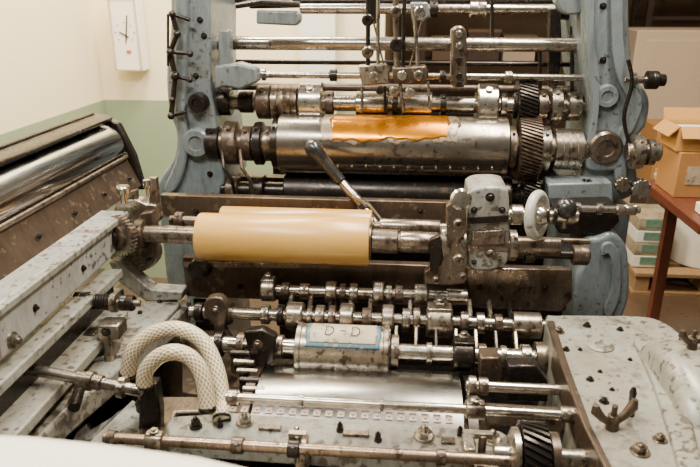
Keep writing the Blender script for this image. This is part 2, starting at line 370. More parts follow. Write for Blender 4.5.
for k in range(2):
    P = [atY(222+k*18, 150, 2.06), atY(224+k*18, 168, 2.02), atY(232+k*18, 180, 2.02), atY(236+k*18, 200, 2.05)]
    part(MB().tube(P, .006, 10), 'oil_pipe', ['dark', 'rust'][k], R_)
part(prY([(256,10),(296,11),(300,14),(300,22),(296,26),(256,24)], 2.1, .05), 'guide_block', 'paint', R_, bevel=.006)
part(prY([(214,66),(238,63),(256,68),(258,82),(240,90),(225,87),(214,90)], 2.08, .06), 'bracket_arm', 'paint', R_, bevel=.008)
part(prY([(219,30),(229,30),(230,66),(217,66)], 2.1, .05), 'bracket_arm', 'paint', R_, bevel=.006)
part(MB().tube([atY(236, 6, 2.1), atY(262, 2, 2.1), atY(300, 5, 2.1)], .009, 10), 'pipe', 'dark', R_)
part(prY([(242,0),(262,-2),(290,0),(296,8),(250,9)], 2.12, .04), 'lever_head', 'dark', R_, bevel=.005)
part(rod(atY(172, 14, 2.05), atY(177, 34, 2.05), .008), 'lever_chain', 'dark', lf, label='dark linkage pinned to the frame')
for (a, b, r, Y) in (((177,34),(170,52),.008,2.05),((170,52),(175,76),.009,2.05),((168,14),(168,66),.004,2.04),((175,76),(171,116),.009,2.05),((172,14),(190,20),.006,2.06),((170,52),(192,54),.006,2.06),((175,76),(190,80),.006,2.06),((171,116),(186,112),.006,2.06)):
    part(rod(atY(*a, Y), atY(*b, Y), r), 'lever', 'dark', R_)
for (px, py, r) in ((172,14,.011),(177,34,.012),(170,52,.012),(175,76,.015),(172,100,.010),(171,116,.012),(190,54,.010),(190,80,.009)):
    part(MB().sphere(atY(px, py, 2.035), r), 'knob', 'dark', R_)
part(prY([(358,66),(386,64),(390,70),(388,84),(362,86)], 2.06, .05), 'carriage_block', 'cast', R_, bevel=.004)
part(prY([(392,68),(426,66),(429,74),(426,83),(394,84)], 2.05, .06), 'carriage_block', 'rust', R_, bevel=.004)
part(prY([(366,-10),(380,-10),(380,18),(378,24),(368,24)], 2.14, .03), 'carriage_plate', 'dark', R_, bevel=.004)
part(prY([(410,2),(428,2),(430,16),(424,22),(412,22)], 2.08, .05), 'carriage_block', 'paint', R_, bevel=.006)
for (x0, y0, x1, y1, r, m) in ((368,-30,368,66,.007,'dark'),(378,-30,378,64,.006,'shaft'),(395,-30,397,70,.009,'stain'),(405,-30,403,68,.006,'dark'),(414,6,418,66,.006,'shaft'),(362,86,362,112,.005,'shaft'),(385,86,385,112,.005,'dark'),(400,84,404,112,.006,'shaft'),(428,82,430,110,.004,'shaft'),(373,20,384,66,.003,'rusthi'),(422,20,410,66,.003,'rusthi')):
    part(rod(atY(x0, y0, 2.07), atY(x1, y1, 2.07), r), 'carriage_rod', m, R_)
for (px, py, r, m) in ((368,20,6,'dark'),(396,12,6,'stain'),(397,44,7,'dark'),(368,52,6,'stain'),(420,12,6,'steel'),(374,76,5,'shaft'),(402,75,5,'steel'),(418,75,5,'shaft'),(394,91,5,'shaft'),(410,92,5,'steel'),(380,90,4,'dark')):
    c = atY(px, py, 2.045); s = mpp(c); part(MB().lathe(c, FR, [(0, r*s), (.02, r*s), (.024, r*s*.8), (.024, r*s*.4), (.018, r*s*.35), (.018, .001)], 24), 'roller_disc', m, R_)
cl = part(prY([(451,30),(456,26),(463,26),(467,31),(467,84),(462,89),(455,89),(451,84)], 2.12, .05), 'hanging_clamp', 'stain', R_, bevel=.006)
for py in (34, 46, 60, 76, 84): c = atY(459, py, 2.118); part(MB().cyl(c, c+FR*.010, .010, seg=16), 'screw', 'steel' if py % 4 else 'dark', cl)
for (px, y0, y1) in ((492,-30,38),(540,50,92),(572,26,96)):
    part(rod(atY(px, y0, 2.24), atY(px, y1, 2.24), .006), 'vertical_rod', 'dark', R_)
part(prY([(549,8),(560,8),(562,40),(560,70),(556,92),(549,92)], 2.25, .04), 'bracket_arm', 'dark', R_, bevel=.004)
part(prY(smoothp([(556,-10),(584,-10),(588,6),(578,14),(562,12)]), 2.12, .06), 'bracket_head', 'paint', R_, bevel=.006)
shaft(R_, 'adjuster_spindle', 2.08, 640, 80, 624, 660, 3.5, 'shaft', [(630,636,7,'ring'),(646,658,9,'drum','dark'),(659,665,6,'ring','dark')])
shaft(R_, 'bearing_shaft', 2.05, 640, 152, 626, 660, 9, 'shaft', [(630,642,17,'ring','cast'),(646,654,13,'ring','shaft')])
for (px, py, r, m) in ((586,188,9,'dark'),(622,184,8,'cast'),(640,188,10,'steel')):
    c = atY(px, py, 2.04); s = mpp(c); part(MB().gear(c, FR, r*s, .03, 9, .14), 'star_knob', m, R_, bevel=.002)
part(MB().tube([atY(628+4*math.sin(a*2), 60+a*25, 2.05) for a in [i*.3 for i in range(14)]], .006, 10), 'bent_pipe', 'dark', R_)
part(prY(smoothp([(598,238),(612,234),(624,242),(629,258),(629,300),(614,335),(600,360),(575,360),(575,285),(584,262),(586,242)]), 1.9, .2), 'lower_casting', 'paint', R_, bevel=.018, seg=4, ang=60)
part(prY(smoothp([(603,246),(611,243),(618,250),(621,262),(620,296),(610,318),(604,310),(611,290),(612,264),(608,254),(602,256)], 3), 1.885, .03), 'casting_rib', 'paint', R_, bevel=.006, seg=3)
part(prY([(552,208),(618,206),(620,222),(606,236),(560,234),(552,222)], 1.92, .16), 'bearing_cap', 'dark', R_, bevel=.006)
part(prY([(548,184),(612,182),(614,206),(550,208)], 2.02, .1), 'bearing_cap', 'paint', R_, bevel=.006)
part(MB().box((atY(602, 330, 2.0).x, 2.0, .25), (.2, .25, .5)), 'foot_block', 'paint', R_, bevel=.01)
shaft(R_, 'screw_spindle', 1.88, 600, 209, 573, 640, 3.6, 'steel', [(573,580,6,'ring'),(596,602,6,'ring'),(616,636,5.5,'drum','steel')])

# ------------------------------------------------------------------ CENTRE CARRIAGE
K = thing('roller_carriage', 'stained steel roller carriage with two end brackets and a grey hand wheel', 'roller carriage', (0, 1.7, 0.6))
def plate(parent, name, mat, Y, a, b, y0, y1, dep, **k):
    p = atY(a, y0, Y); q = atY(b, y0, Y); zb = atY((a+b)/2, y1, Y).z; zt = atY((a+b)/2, y0, Y).z
    return part(MB().box(((p.x+q.x)/2, Y+dep/2, (zt+zb)/2), (q.x-p.x, dep, zt-zb)), name, mat, parent, bevel=.003, **k)
pl = plate(K, 'rear_rail', 'rust', 1.84, 160, 470, 199, 222, .03)
pl2 = plate(K, 'front_rail', 'rust', 1.66, 183, 572, 264, 304, .03, label='wide brown stained rail below the tan roller')
part(prY([(184,262),(300,263),(300,268),(184,267)], 1.655, .04), 'rail_edge', 'rusthi', pl2)
part(prY([(466,268),(572,270),(572,300),(560,312),(470,308)], 1.64, .02), 'slide_plate', 'stain', pl2, bevel=.003)
for px in (240, 300, 480, 545): bolt(pl2, atY(px, 287, 1.638 if px > 450 else 1.658), FR, .006, 'dark')
for px in (196, 300, 420): bolt(pl, atY(px, 211, 1.838), FR, .006, 'dark')
for px in (200, 478, 556):
    a = atY(px, 300, 1.7); part(MB().box((a.x, 1.75, a.z/2), (.05, .08, a.z)), 'support', 'dark', K, bevel=.003)
c = atY(200, 268, 1.65); part(MB().lathe(c, FR, [(0, .032), (.02, .030), (.026, .018), (.026, .01)], 24), 'stop_disc', 'dark', K)
shaft(K, 'roller_shaft', 1.6, 283, 238, 122, 560, 9, 'stain',
  [(137,146,15,'ring','rust'),(372,398,12,'smooth','stain'),(400,438,10.5,'smooth','stain'),(440,450,17,'ring','cast'),(452,466,15,'ring','cast'),(508,516,15,'ring','cast')], label='ink stained roller shaft')
lb = part(prY(smoothp([(114,208),(120,202),(136,200),(146,204),(156,206),(158,222),(148,230),(150,240),(158,252),(154,266),(136,273),(116,270),(108,246)], 3), 1.64, .04), 'end_bracket', 'cast', K, bevel=.005)
part(prY([(128,192),(136,190),(137,204),(128,204)], 1.65, .02), 'bracket_lug', 'stain', lb, bevel=.002)
part(prY([(148,178),(156,178),(158,208),(149,208)], 1.66, .02), 'bracket_lug', 'stain', lb, bevel=.002)
c = atY(119, 236, 1.56); part(MB().gear(c, V((-.35, -1, .1)), .056, .018, 30, .10), 'toothed_adjuster', 'cast', lb)
part(MB().lathe(c+V((.004, .012, 0)), V((-.35, -1, .1)), [(0, .034), (.034, .034), (.036, .03)], 28), 'adjuster_boss', 'rust', lb)
part(MB().gear(c+V((-.010, -.026, .003)), V((-.35, -1, .1)), .022, .014, 6, .06), 'adjuster_nut', 'dark', lb)
for (px, py, r) in ((123,192,.019),(147,186,.010)):
    c = atY(px, py, 1.60); part(MB().lathe(c-UP*.030, UP, [(0, r*.5), (.025, r*.5), (.027, r), (.043, r), (.047, r*.85)], 24), 'cap_nut', 'steel', lb)
for (px, py) in ((150,214),(148,258),(118,262)): bolt(lb, atY(px, py, 1.638), FR, .007, 'dark')
part(prY([(140,214),(152,212),(156,232),(154,256),(142,260)], 1.61, .03), 'bearing_plate', 'rust', lb, bevel=.003)
part(prY([(108,262),(118,262),(150,290),(182,292),(182,300),(146,302),(118,282)], 1.6, .05), 'bracket_foot', 'paintL', K, bevel=.004)
rb = part(prY(smoothp([(468,200),(472,190),(484,187),(504,188),(509,196),(510,232),(508,262),(494,270),(472,270),(467,252)], 4), 1.58, .13), 'end_bracket', 'paintL', K, label='worn grey cast end bracket', bevel=.010, seg=4, ang=60)
for (px, py, r, m) in ((490,197,.008,'dark'),(474,210,.006,'dark'),(502,210,.006,'dark'),(490,252,.010,'stain'),(474,262,.005,'dark'),(500,258,.006,'stain')):
    bolt(rb, atY(px, py, 1.58), FR, r, m)
part(prY([(470,218),(508,216),(508,222),(470,224)], 1.575, .02), 'bracket_slot', 'dark', rb)
part(prY([(472,232),(505,230),(505,244),(472,246)], 1.570, .02), 'cover_strip', 'stain', rb, bevel=.002)
cb = part(prY([(446,206),(456,200),(466,204),(467,232),(460,240),(468,258),(465,284),(444,286),(424,284),(424,272),(440,264),(447,240)], 1.56, .03), 'clamp_arm', 'stain', K, bevel=.004)
kn = atY(460, 200, 1.53); part(MB().lathe(kn, V((0, -1, .35)), [(0, .014), (.010, .014), (.012, .025), (.030, .026), (.036, .020), (.038, .005)], 28), 'round_knob', 'steel', K, label='round bright knob')
for (px, py, r) in ((458,222,.012),(458,258,.015),(436,278,.011),(462,275,.011)):
    c = atY(px, py, 1.56); part(MB().lathe(c+V((0, .002, 0)), FR, [(0, r), (.018, r), (.022, r*.8), (.022, r*.4), (.016, r*.3), (.016, .001)], 22), 'screw', 'cast', cb)
part(prY([(430,240),(440,236),(443,256),(438,270),(430,272)], 1.55, .02), 'set_key', 'dark', K, bevel=.002)
zz = atY(537, 215, 1.56).z; yw = 1.56
shaft(K, 'hand_wheel_spindle', yw, 530, 215, 508, 578, 6, 'steel', [(511,522,10,'smooth','shaft'),(552,556,9,'ring','dark'),(566,574,8,'ring','cast')])
xw = xat(537, yw, zz); wa = V((1, -.62, .12)).normalized(); wc = V((xw, yw, zz))
hw = part(MB().torus(wc, wa, .050, .0125, 48, 14), 'hand_wheel', 'wheel', K, label='pale grey round hand wheel')
part(MB().lathe(wc-wa*.006, wa, [(0, .048), (.012, .048)], 40), 'wheel_web', 'wheel', hw)
for s_ in (-1, 1): part(MB().lathe(wc, wa*s_, [(0, .026), (.020, .024), (.030, .016), (.032, .004)], 28), 'hub', 'steel', hw)
c = V((xat(565, yw, zz), yw, zz+.018)); kb = part(MB().sphere(c, .027), 'ball_knob', 'black', K)
part(rod(c-UP*.05, c, .006), 'stem', 'shaft', kb)
shaft(K, 'linkage_rod', 1.62, 540, 254, 508, 590, 4.5, 'dark', [(524,534,9,'ring','rust'),(572,588,10,'drum','rust')])
shaft(K, 'linkage_rod', 1.7, 540, 240, 508, 590, 3, 'stain')

def wrapped(px0, px1, py, Y, r, mat, label):
    z = atY((px0+px1)/2, py, Y).z; s = mpp((xat((px0+px1)/2, Y, z), Y, z)); xa, xb = xat(px0, Y, z), xat(px1, Y, z); R = r*s
    t = thing('paper_wrapped_roller', label, 'roller', ((xa+xb)/2, Y, z-R)); w = xb-xa
    part(MB().lathe((xa, Y, z), X1, [(0, R*.4), (.001, R*.97), (.004, R), (w-.004, R), (w-.001, R*.97), (w, R*.4)], 64), 'wrap', mat, t)
    for e in (0, 1):
        xx = xa if e == 0 else xb; d = -1 if e == 0 else 1
        part(MB().lathe((xx-d*.002, Y, z), (d, 0, 0), [(0, R*.72), (.006, R*.70), (.008, R*.3)], 32), 'end_disc', 'rust', t)
wrapped(200, 370, 239, 1.6, 24, 'tan', 'front tan paper covered roller, larger one nearer the hose')
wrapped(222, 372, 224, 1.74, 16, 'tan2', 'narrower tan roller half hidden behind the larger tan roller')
shaft(K, 'roller_shaft', 1.74, 300, 224, 170, 470, 5, 'stain', [(176,184,9,'ring','rust'),(380,440,8,'smooth','stain')])

lv = thing('lever_bar', 'slanting steel lever bar with black grip leaning across the central cylinder', 'lever', atY(388, 240, 1.72))
a, b, c, d = atY(307, 141, 1.88), atY(343, 184, 1.85), atY(364, 207, 1.81), atY(390, 242, 1.74)
n = 14; pts = [a.lerp(b, i/n) for i in range(n+1)]
rr = [.008, .020, .025, .026, .025, .023, .020, .019, .0185, .018, .0175, .017, .017, .018, .011]
part(MB().tube(pts, rr, 20), 'grip', 'black', lv)
part(MB().cyl(b.lerp(a, .02), c, .014), 'ferrule', 'shaft', lv)
part(MB().cyl(c.lerp(b, .1), d, .012, .008), 'bar', 'rusthi', lv)
part(MB().tube([atY(352, 196, 1.80), atY(370, 206, 1.80), atY(386, 226, 1.78), atY(394, 246, 1.75)], .005, 12), 'hook', 'cast', lv)
part(MB().gear(c, (c-b), .020, .018, 10, .15), 'nut', 'dark', lv)

# ------------------------------------------------------------------ FRONT UNIT
Fm = thing('gripper_unit', 'front press bed with rows of clamped shafts, gripper bar and worn side housing', 'printing press', (0.05, 1.3, 0))
a = xat(180, 1.3, .7); b = xat(560, 1.3, .7)
part(MB().box(((a+b)/2, 1.32, .3), (b-a, .66, .6)), 'bed_base', 'dark', Fm, bevel=.004)
shaft(Fm, 'clamp_shaft', 1.58, 360, 293, 262, 468, 5.5, 'shaft',
 [(262,276,12,'clamp','cast'),(282,290,8,'ring','rust'),(300,310,8,'ring'),(326,337,11,'lug','cast'),(340,346,9,'ring','rust'),(350,358,10,'ring'),(373,384,12,'lug','cast'),(386,392,9,'ring'),(395,403,9,'ring','rust'),(414,428,11,'lug','cast'),(446,467,8,'smooth','steel')])
shaft(Fm, 'clamp_shaft', 1.50, 400, 320, 190, 545, 6.5, 'shaft',
 [(196,204,10,'ring','dark'),(212,232,12,'drum','rust'),(262,270,10,'ring'),(278,284,11,'ring','dark'),(287,304,14,'lug','cast'),(308,313,11,'ring'),(316,325,12,'ring','cast'),(329,336,12,'ring','stain'),(340,354,15,'lug','cast'),(362,372,11,'ring','rust'),(382,394,15,'lug','cast'),(402,410,12,'ring'),(413,420,13,'ring','stain'),(426,452,16,'clamp','cast'),(460,468,11,'ring','stain'),(476,484,11,'ring'),(494,502,10,'ring','rust'),(512,540,13,'smooth','cast')])
shaft(Fm, 'main_shaft', 1.40, 400, 352, 205, 550, 8.5, 'steel',
 [(216,224,13,'ring','dark'),(238,246,13,'ring','rust'),(272,284,12,'ring','cast'),(391,399,17,'ring','cast'),(426,432,11,'ring'),(452,474,16,'clamp','dark'),(478,486,12,'ring','stain'),(500,506,11,'ring','cast'),(520,530,13,'ring'),(534,550,16,'smooth','stain')])
for k in range(12):
    px = 290+k*20; c0 = atY(px, 306+k*.8, 1.54)
    part(MB().box(c0, (.012, .09, .018), Quaternion((1, 0, 0), .35)), 'link_arm', ['cast', 'stain', 'dark'][k % 3], Fm, bevel=.003)
    if not 290 < px+6 < 395:
        part(MB().box(atY(px+6, 334+k, 1.44), (.010, .07, .02), Quaternion((1, 0, 0), .5)), 'link_arm', ['stain', 'dark', 'cast'][k % 3], Fm, bevel=.003)
zd = atY(344, 351, 1.39).z; Yd = 1.39; sd = mpp((xat(344, Yd, zd), Yd, zd)); Rd = 27*sd; xa, xb = xat(297, Yd, zd), xat(390, Yd, zd)
dr = part(MB().lathe((xa, Yd, zd), X1, [(0, Rd*.8), (.004, Rd), (.014, Rd), (.016, Rd*.95), (xb-xa-.016, Rd*.95), (xb-xa-.014, Rd), (xb-xa-.004, Rd), (xb-xa, Rd*.8)], 56), 'ink_drum', 'cast', Fm, label='stained drum with a blue framed paper label')
la, lb_ = xa+(xb-xa)*.12, xa+(xb-xa)*.90
arc_patch(dr, 'label_border', 'blue', Yd, zd, Rd*.955, la, lb_, D(112), D(36), wob=.002)
arc_patch(dr, 'label_paper', 'paper', Yd, zd, Rd*.955+.0015, la+.009, lb_-.009, D(106), D(46), 'worn cream paper label', wob=.002)
def glyph(x, segs):
    mb = MB()
    for (u0, v0, u1, v1) in segs:
        P = []
        for (u, v) in ((u0, v0), (u1, v1)):
            an = D(76)-v/Rd; P.append(V((x+u, Yd-math.cos(an)*(Rd*.955+.0036), zd+math.sin(an)*(Rd*.955+.0036))))
        mb.tube([P[0], P[0].lerp(P[1], .5), P[1]], .0013, 6)
    part(mb, 'lettering', 'dark', dr)
Dg = [(-.009, -.014, -.009, .014), (-.009, -.014, .002, -.014), (.002, -.014, .009, -.006), (.009, -.006, .009, .006), (.009, .006, .002, .014), (.002, .014, -.009, .014)]
cx = (la+lb_)/2; glyph(cx-.033, Dg); glyph(cx+.030, Dg); glyph(cx, [(-.007, 0, .007, 0)])
Rg = .20; yg = 1.27; zg = atY(360, 369, 1.33).z-Rg+.006
gx0, gx1 = xat(260, yg, zg+Rg), xat(462, yg, zg+Rg)
part(MB().lathe((gx0, yg, zg), X1, [(0, Rg*.9), (.002, Rg), (gx1-gx0-.002, Rg), (gx1-gx0, Rg*.9)], 128), 'plate_cylinder', 'plate', Fm, label='wide smooth dull steel plate cylinder')
for (px, m) in ((252,'rust'), (470,'dark')):
    x = xat(px, yg, zg+Rg); part(MB().lathe((x-.012, yg, zg), X1, [(0, Rg*.85), (.003, Rg*.97), (.024, Rg*.97), (.027, Rg*.85)], 48), 'end_ring', m, Fm)
shaft(Fm, 'gripper_rod', 1.10, 400, 406, 226, 576, 4.8, 'steel', [(228,238,8,'ring','cast'),(300,304,6.5,'ring'),(380,384,6.5,'ring'),(465,485,9,'clamp','stain'),(560,575,8,'ring','cast')])
shaft(Fm, 'side_rod', 1.22, 520, 388, 466, 578, 5.4, 'steel', [(468,476,10,'ring','cast'),(478,488,9,'ring','stain')])
zg2 = atY(340, 413, 1.085).z
for k in range(19):
    px = 233+k*12; x = xat(px, 1.085, zg2)
    g = MB().box((x, 1.085, zg2-.002), (.014, .024, .004)); g.cyl((x, 1.082, zg2), (x, 1.082, zg2+.003), .003, seg=8); part(g, 'gripper', 'pad', Fm, label='small flat pale gripper tab', bevel=.001)
bm_ = part(prZ([(172,416),(232,412),(500,430),(512,438),(512,450),(500,459),(168,436),(166,424)], .775, .05), 'gripper_bar', 'paintL', Fm, bevel=.005, label='worn light grey bar with bolts')
part(prZ([(150,440),(170,434),(508,460),(520,500),(150,500)], .70, .06), 'front_apron', 'dark', Fm, bevel=.003)
part(prZ([(224,404),(500,416),(500,430),(232,412)], .74, .02), 'bar_shelf', 'rust', Fm)
for (px, py, r) in ((245,420,.014),(424,434,.016),(196,424,.010),(297,434,.011),(340,428,.006),(378,438,.006),(468,442,.012),(492,438,.014),(220,424,.005),(460,432,.005)):
    c = atZ(px, py+3, .775)
    mb = MB().cyl(c, c+UP*.006, r*1.3, seg=20); mb.hexa(c+UP*.006, UP, r, .012); mb.sphere(c+UP*.02, r*.55, 12, 6)
    part(mb, 'bolt', 'steel' if r > .01 else 'dark', bm_)
for (px, py, w_, h_) in ((270,428,22,5),(356,434,26,5),(448,441,14,6)):
    c = atZ(px, py, .778); s = mpp(c); part(MB().box(c, (w_*s, h_*s*1.4, .008)), 'shim_plate', 'stain', bm_, bevel=.001)
shaft(Fm, 'front_rod', .985, 250, 446, 104, 520, 5.6, 'rusthi', [(108,116,8,'ring','rust'),(146,164,9,'clamp','cast'),(232,244,8.5,'ring','rust'),(288,300,9,'ring','dark'),(436,446,8,'ring','rust')])
for px in (150, 300, 470):
    a = atY(px, 448, 1.0); part(MB().box((a.x, 1.02, a.z-.05), (.022, .05, .1)), 'rod_bracket', 'cast', Fm, bevel=.003)
for px in (298, 482):
    c = atZ(px, 448, .80); mb = MB().cyl(c-UP*.03, c+UP*.03, .008, seg=12); mb.box(c+UP*.03, (.034, .012, .012)); part(mb, 'lock_pin', 'cast', Fm, bevel=.003)
gc = atY(532, 456, 1.0)
g1 = part(MB().gear(gc, X1, .062, .045, 28, .12, .35, 8), 'helical_gear', 'dark', Fm, label='black helical gear', ang=20)
part(MB().lathe(gc-X1*.040, X1, [(0, .040), (.004, .05), (.014, .05), (.016, .035)], 30), 'gear_flange', 'cast', g1)
part(MB().lathe(gc+X1*.026, X1, [(0, .035), (.004, .045), (.018, .045), (.02, .03)], 30), 'gear_flange', 'rust', g1)
part(rod(gc-X1*.07, gc+X1*.14, .018), 'gear_shaft', 'shaft', g1)
part(prZ([(470,448),(500,450),(504,500),(474,500)], .765, .1), 'gear_bearing', 'cast', Fm, bevel=.006)
part(prZ([(484,402),(584,408),(586,418),(560,420),(486,412)], .79, .03), 'slide_bar', 'stain', Fm, bevel=.003)
part(prY([(508,366),(536,366),(548,382),(548,402),(508,402)], 1.27, .04), 'slide_block', 'dark', Fm, bevel=.004)
part(prY([(480,358),(500,358),(504,376),(500,384),(480,384)], 1.30, .05), 'slide_block', 'rust', Fm, bevel=.004)
hz = .86
HP = smoothp([(546,319),(556,315),(600,315),(642,316),(664,322),(684,338),(700,372),(722,420),(800,600),(655,600),(606,470),(583,424),(561,365)], 4)
hs_ = part(prZ(HP, hz, .86), 'side_housing', 'paintS', Fm, bevel=.026, seg=5, ang=60, label='rounded grey-beige side housing, worn and greasy')
inner = [(547,320),(554,320),(569,365),(591,424),(615,472),(664,600),(655,600),(606,470),(583,424),(561,365)]
part(MB().prism(polyZ(inner, hz+.006), (0, 0, -.07)), 'edge_rail', 'rust', hs_, bevel=.003)
# round cover that grows out of the housing
p0 = atZ(640, 345, hz); cR = .20; cen = V((p0.x, p0.y-.16, hz-.125))
cv = part(MB().lathe(cen-X1*.02, X1, [(0, cR*.86), (.010, cR*.94), (.03, cR*.985), (.05, cR), (.095, cR), (.098, cR*.985), (.100, cR*1.06), (.125, cR*1.06), (.132, cR*1.03), (.134, cR*.8), (.126, cR*.7), (.126, cR*.4), (.140, cR*.3), (.140, .01)], 96), 'drum_end', 'paintS', hs_, label='large round cover at the end of the housing')
for k in range(16):
    a = k*math.pi/8+.1; part(MB().hexa(cen+V((.112, cR*.93*math.cos(a), cR*.93*math.sin(a))), X1, .008, .01), 'bolt', 'shaft', cv)
    if math.sin(a) > .4: q = cen+V((.081, cR*1.02*math.cos(a), cR*1.02*math.sin(a))); part(MB().cyl(q, q-X1*.012, .007, seg=12), 'screw', 'dark', cv)
# raised flange where the cover meets the housing
part(prZ(smoothp([(634,338),(650,334),(668,352),(684,392),(700,450),(712,500),(690,500),(672,440),(654,384),(640,352)], 3), hz+.012, .03), 'raised_edge', 'paintS', hs_, bevel=.006, seg=3)
for (px, py, r) in ((559,332,.009),(566,350,.006),(587,326,.007),(590,380,.006),(604,402,.007),(620,330,.006),(640,452,.012),(660,440,.009),(580,350,.004),(600,372,.004),(612,390,.004),(630,360,.004)): bolt(hs_, atZ(px, py, hz), UP, r, 'dark' if r < .009 else 'stain')
c = atZ(600, 346, hz); part(MB().lathe(c-UP*.004, UP, [(0, .030), (.007, .030), (.009, .026), (.009, .012), (.004, .010), (.004, .002)], 40), 'inspection_plug', 'paintS', hs_)
def wing(px, py, z, s, parent, ang=0.3, m='rust', P=None):
    c = P or atZ(px, py, z); mb = MB().cyl(c-UP*.01*s, c+UP*.022*s, .012*s, .009*s, seg=16); mb.cyl(c, c+UP*.04*s, .005*s, seg=10)
    for d in (-1, 1):
        v = V((math.cos(ang), math.sin(ang), 0))*d
        mb.tube([c+v*.006*s+UP*.008*s, c+v*.02*s+UP*.018*s, c+v*.034*s+UP*.034*s, c+v*.036*s+UP*.046*s], [.006*s, .007*s, .009*s, .005*s], 12)
    return part(mb, 'wing_nut', m, parent)
wing(612, 426, hz+.005, 1.1, hs_, .3, 'rust'); wing(630, 412, hz+.005, .8, hs_, 1.2, 'dark')
wing(0, 0, 0, .9, hs_, .4, 'rust', cen+V((.045, .02, cR+.004)))
kc = cen+V((.150, .02, .17)); k1 = part(MB().sphere(kc, .018, ax=X1, k=.6), 'clamp_knob', 'rust', hs_); part(rod(kc-X1*.06, kc, .006), 'stem', 'steel', k1)
LA = part(prY([(243,332),(262,330),(276,338),(274,362),(262,372),(262,396),(248,398),(240,380),(250,360)], 1.34, .03), 'crank_arm', 'dark', Fm, bevel=.005)
for (px, py) in ((258, 344), (254, 386)): bolt(LA, atY(px, py, 1.34), FR, .008, 'stain')
L2 = part(prY(smoothp([(206,300),(220,298),(228,310),(224,330),(232,344),(222,352),(210,344),(214,328),(204,314)], 3), 1.46, .03), 'crank_arm', 'rust', Fm, bevel=.004)
bolt(L2, atY(216, 310, 1.46), FR, .008, 'stain')
part(prZ([(150,396),(232,396),(236,410),(176,412),(168,436),(140,436),(140,410)], .72, .06), 'bed_corner', 'stain', Fm, bevel=.005)
part(prZ([(182,330),(238,330),(240,390),(214,396),(182,392)], .66, .04), 'bed_plate', 'rust', Fm, bevel=.003)
for k in range(6):
    a = atY(228+k*3, 344+k*9, 1.38-k*.03); part(rod(a, a+V((.05, 0, 0)), .008), 'short_pin', ['stain', 'dark', 'cast'][k % 3], Fm)
for (px, py, h) in ((236,372,.05),(186,352,.04),(200,378,.04)):
    c = atZ(px, py, .68); mb = MB().cyl(c, c+UP*h, .012, seg=14); mb.hexa(c+UP*h, UP, .016, .012); part(mb, 'stud', 'cast', Fm)
A_, B_ = atY(14, 366, 1.12), atY(142, 391, 1.10)
vr = part(rod(A_, B_, .012), 'valve_rod', 'shaft', Fm, label='long grey pipe running to the hose base')
vd = B_-A_
part(MB().lathe(A_.lerp(B_, .5), vd, [(0, .012), (.002, .017), (.02, .017), (.022, .021), (.035, .021), (.037, .016), (.055, .016), (.057, .012)], 24), 'valve_body', 'stain', vr)
part(MB().gear(A_.lerp(B_, .85), vd, .022, .012, 6, .1), 'valve_nut', 'cast', vr)
part(MB().lathe(A_, -vd, [(0, .014), (.004, .018), (.02, .018), (.024, .012)], 24), 'end_cap', 'cast', vr)
for (px, py) in ((146, 402), (220, 420)):
    c = atZ(px, py, .74); mb = MB().lathe(c-UP*.03, UP, [(0, .018), (.012, .018), (.014, .024), (.030, .024), (.032, .017), (.045, .017)], 24); part(mb, 'hose_fitting', 'dark', Fm)
part(prY([(140,384),(156,384),(160,412),(160,434),(150,440),(138,430)], 1.14, .03), 'hose_bracket', 'dark', Fm, bevel=.004)

# ------------------------------------------------------------------ HOSES
def catmull(P, n=12):
    P = [P[0]*2-P[1]]+P+[P[-1]*2-P[-2]]; out = []
    for i in range(1, len(P)-2):
        for k in range(n):
            t = k/n; a, b, c, d = P[i-1:i+3]
            out.append(.5*((2*b)+(c-a)*t+(2*a-5*b+4*c-d)*t*t+(3*b-a-3*c+d)*t**3))
    return out+[P[-2]]
def hose(pp, label, r=.0175):
    pts = catmull([atY(*q) for q in pp]); t = thing('braided_hose', label, 'hose', pts[-1], 'white braided hoses')
    part(MB().tube(pts, r, 28, uvs=70), 'hose_tube', 'hose', t)
    for e, f in ((0, 2), (-1, -3)): part(MB().cyl(pts[e], pts[f], r*1.12), 'hose_clip', 'dark', t)
hose([(127,376,1.21),(133,351,1.21),(152,334,1.22),(178,329,1.22),(202,341,1.21),(216,368,1.18),(222,400,1.14),(222,420,1.10)], 'outer white braided hose arching higher over the other')
hose([(144,386,1.11),(146,371,1.11),(158,357,1.11),(175,352,1.11),(192,359,1.11),(203,378,1.10),(208,412,1.08)], 'inner white braided hose with the tighter, lower arch', .0165)

# ------------------------------------------------------------------ LEFT INKING UNIT
U = thing('inking_unit', 'grey side unit with long steel ink roller and dirty trough along the left wall', 'printing press', (-.95, 1.3, 0))
XR = -.92; pf = atX(103, 146, XR); Yn, Yf, zR = .55, pf.y, pf.z
part(MB().lathe((XR, Yn, zR), (0, 1, 0), [(0, .06), (.003, .068), (Yf-Yn-.003, .068), (Yf-Yn, .06)], 72), 'ink_roller', 'polish', U, label='long smooth steel ink roller')
part(rod((XR, Yf-.01, zR), (XR, Yf+.06, zR), .018), 'roller_axle', 'shaft', U)
mb = MB(); n = 12; vs = []; fs = []
for j, y in enumerate((Yn, Yf+.01)):
    for i in range(n+1):
        a = D(66+i*10); vs.append((XR+math.cos(a)*.083, y, zR+math.sin(a)*.083))
for i in range(n): fs.append((i, i+1, n+2+i, n+1+i))
mb.add(vs, fs); o = part(mb, 'splash_guard', 'dark', U); sm = o.modifiers.new('s', 'SOLIDIFY'); sm.thickness = .012; sm.offset = 1
part(rod((XR-.03, Yn, zR+.092), (XR-.03, Yf+.02, zR+.092), .008), 'guard_edge', 'dark', U)
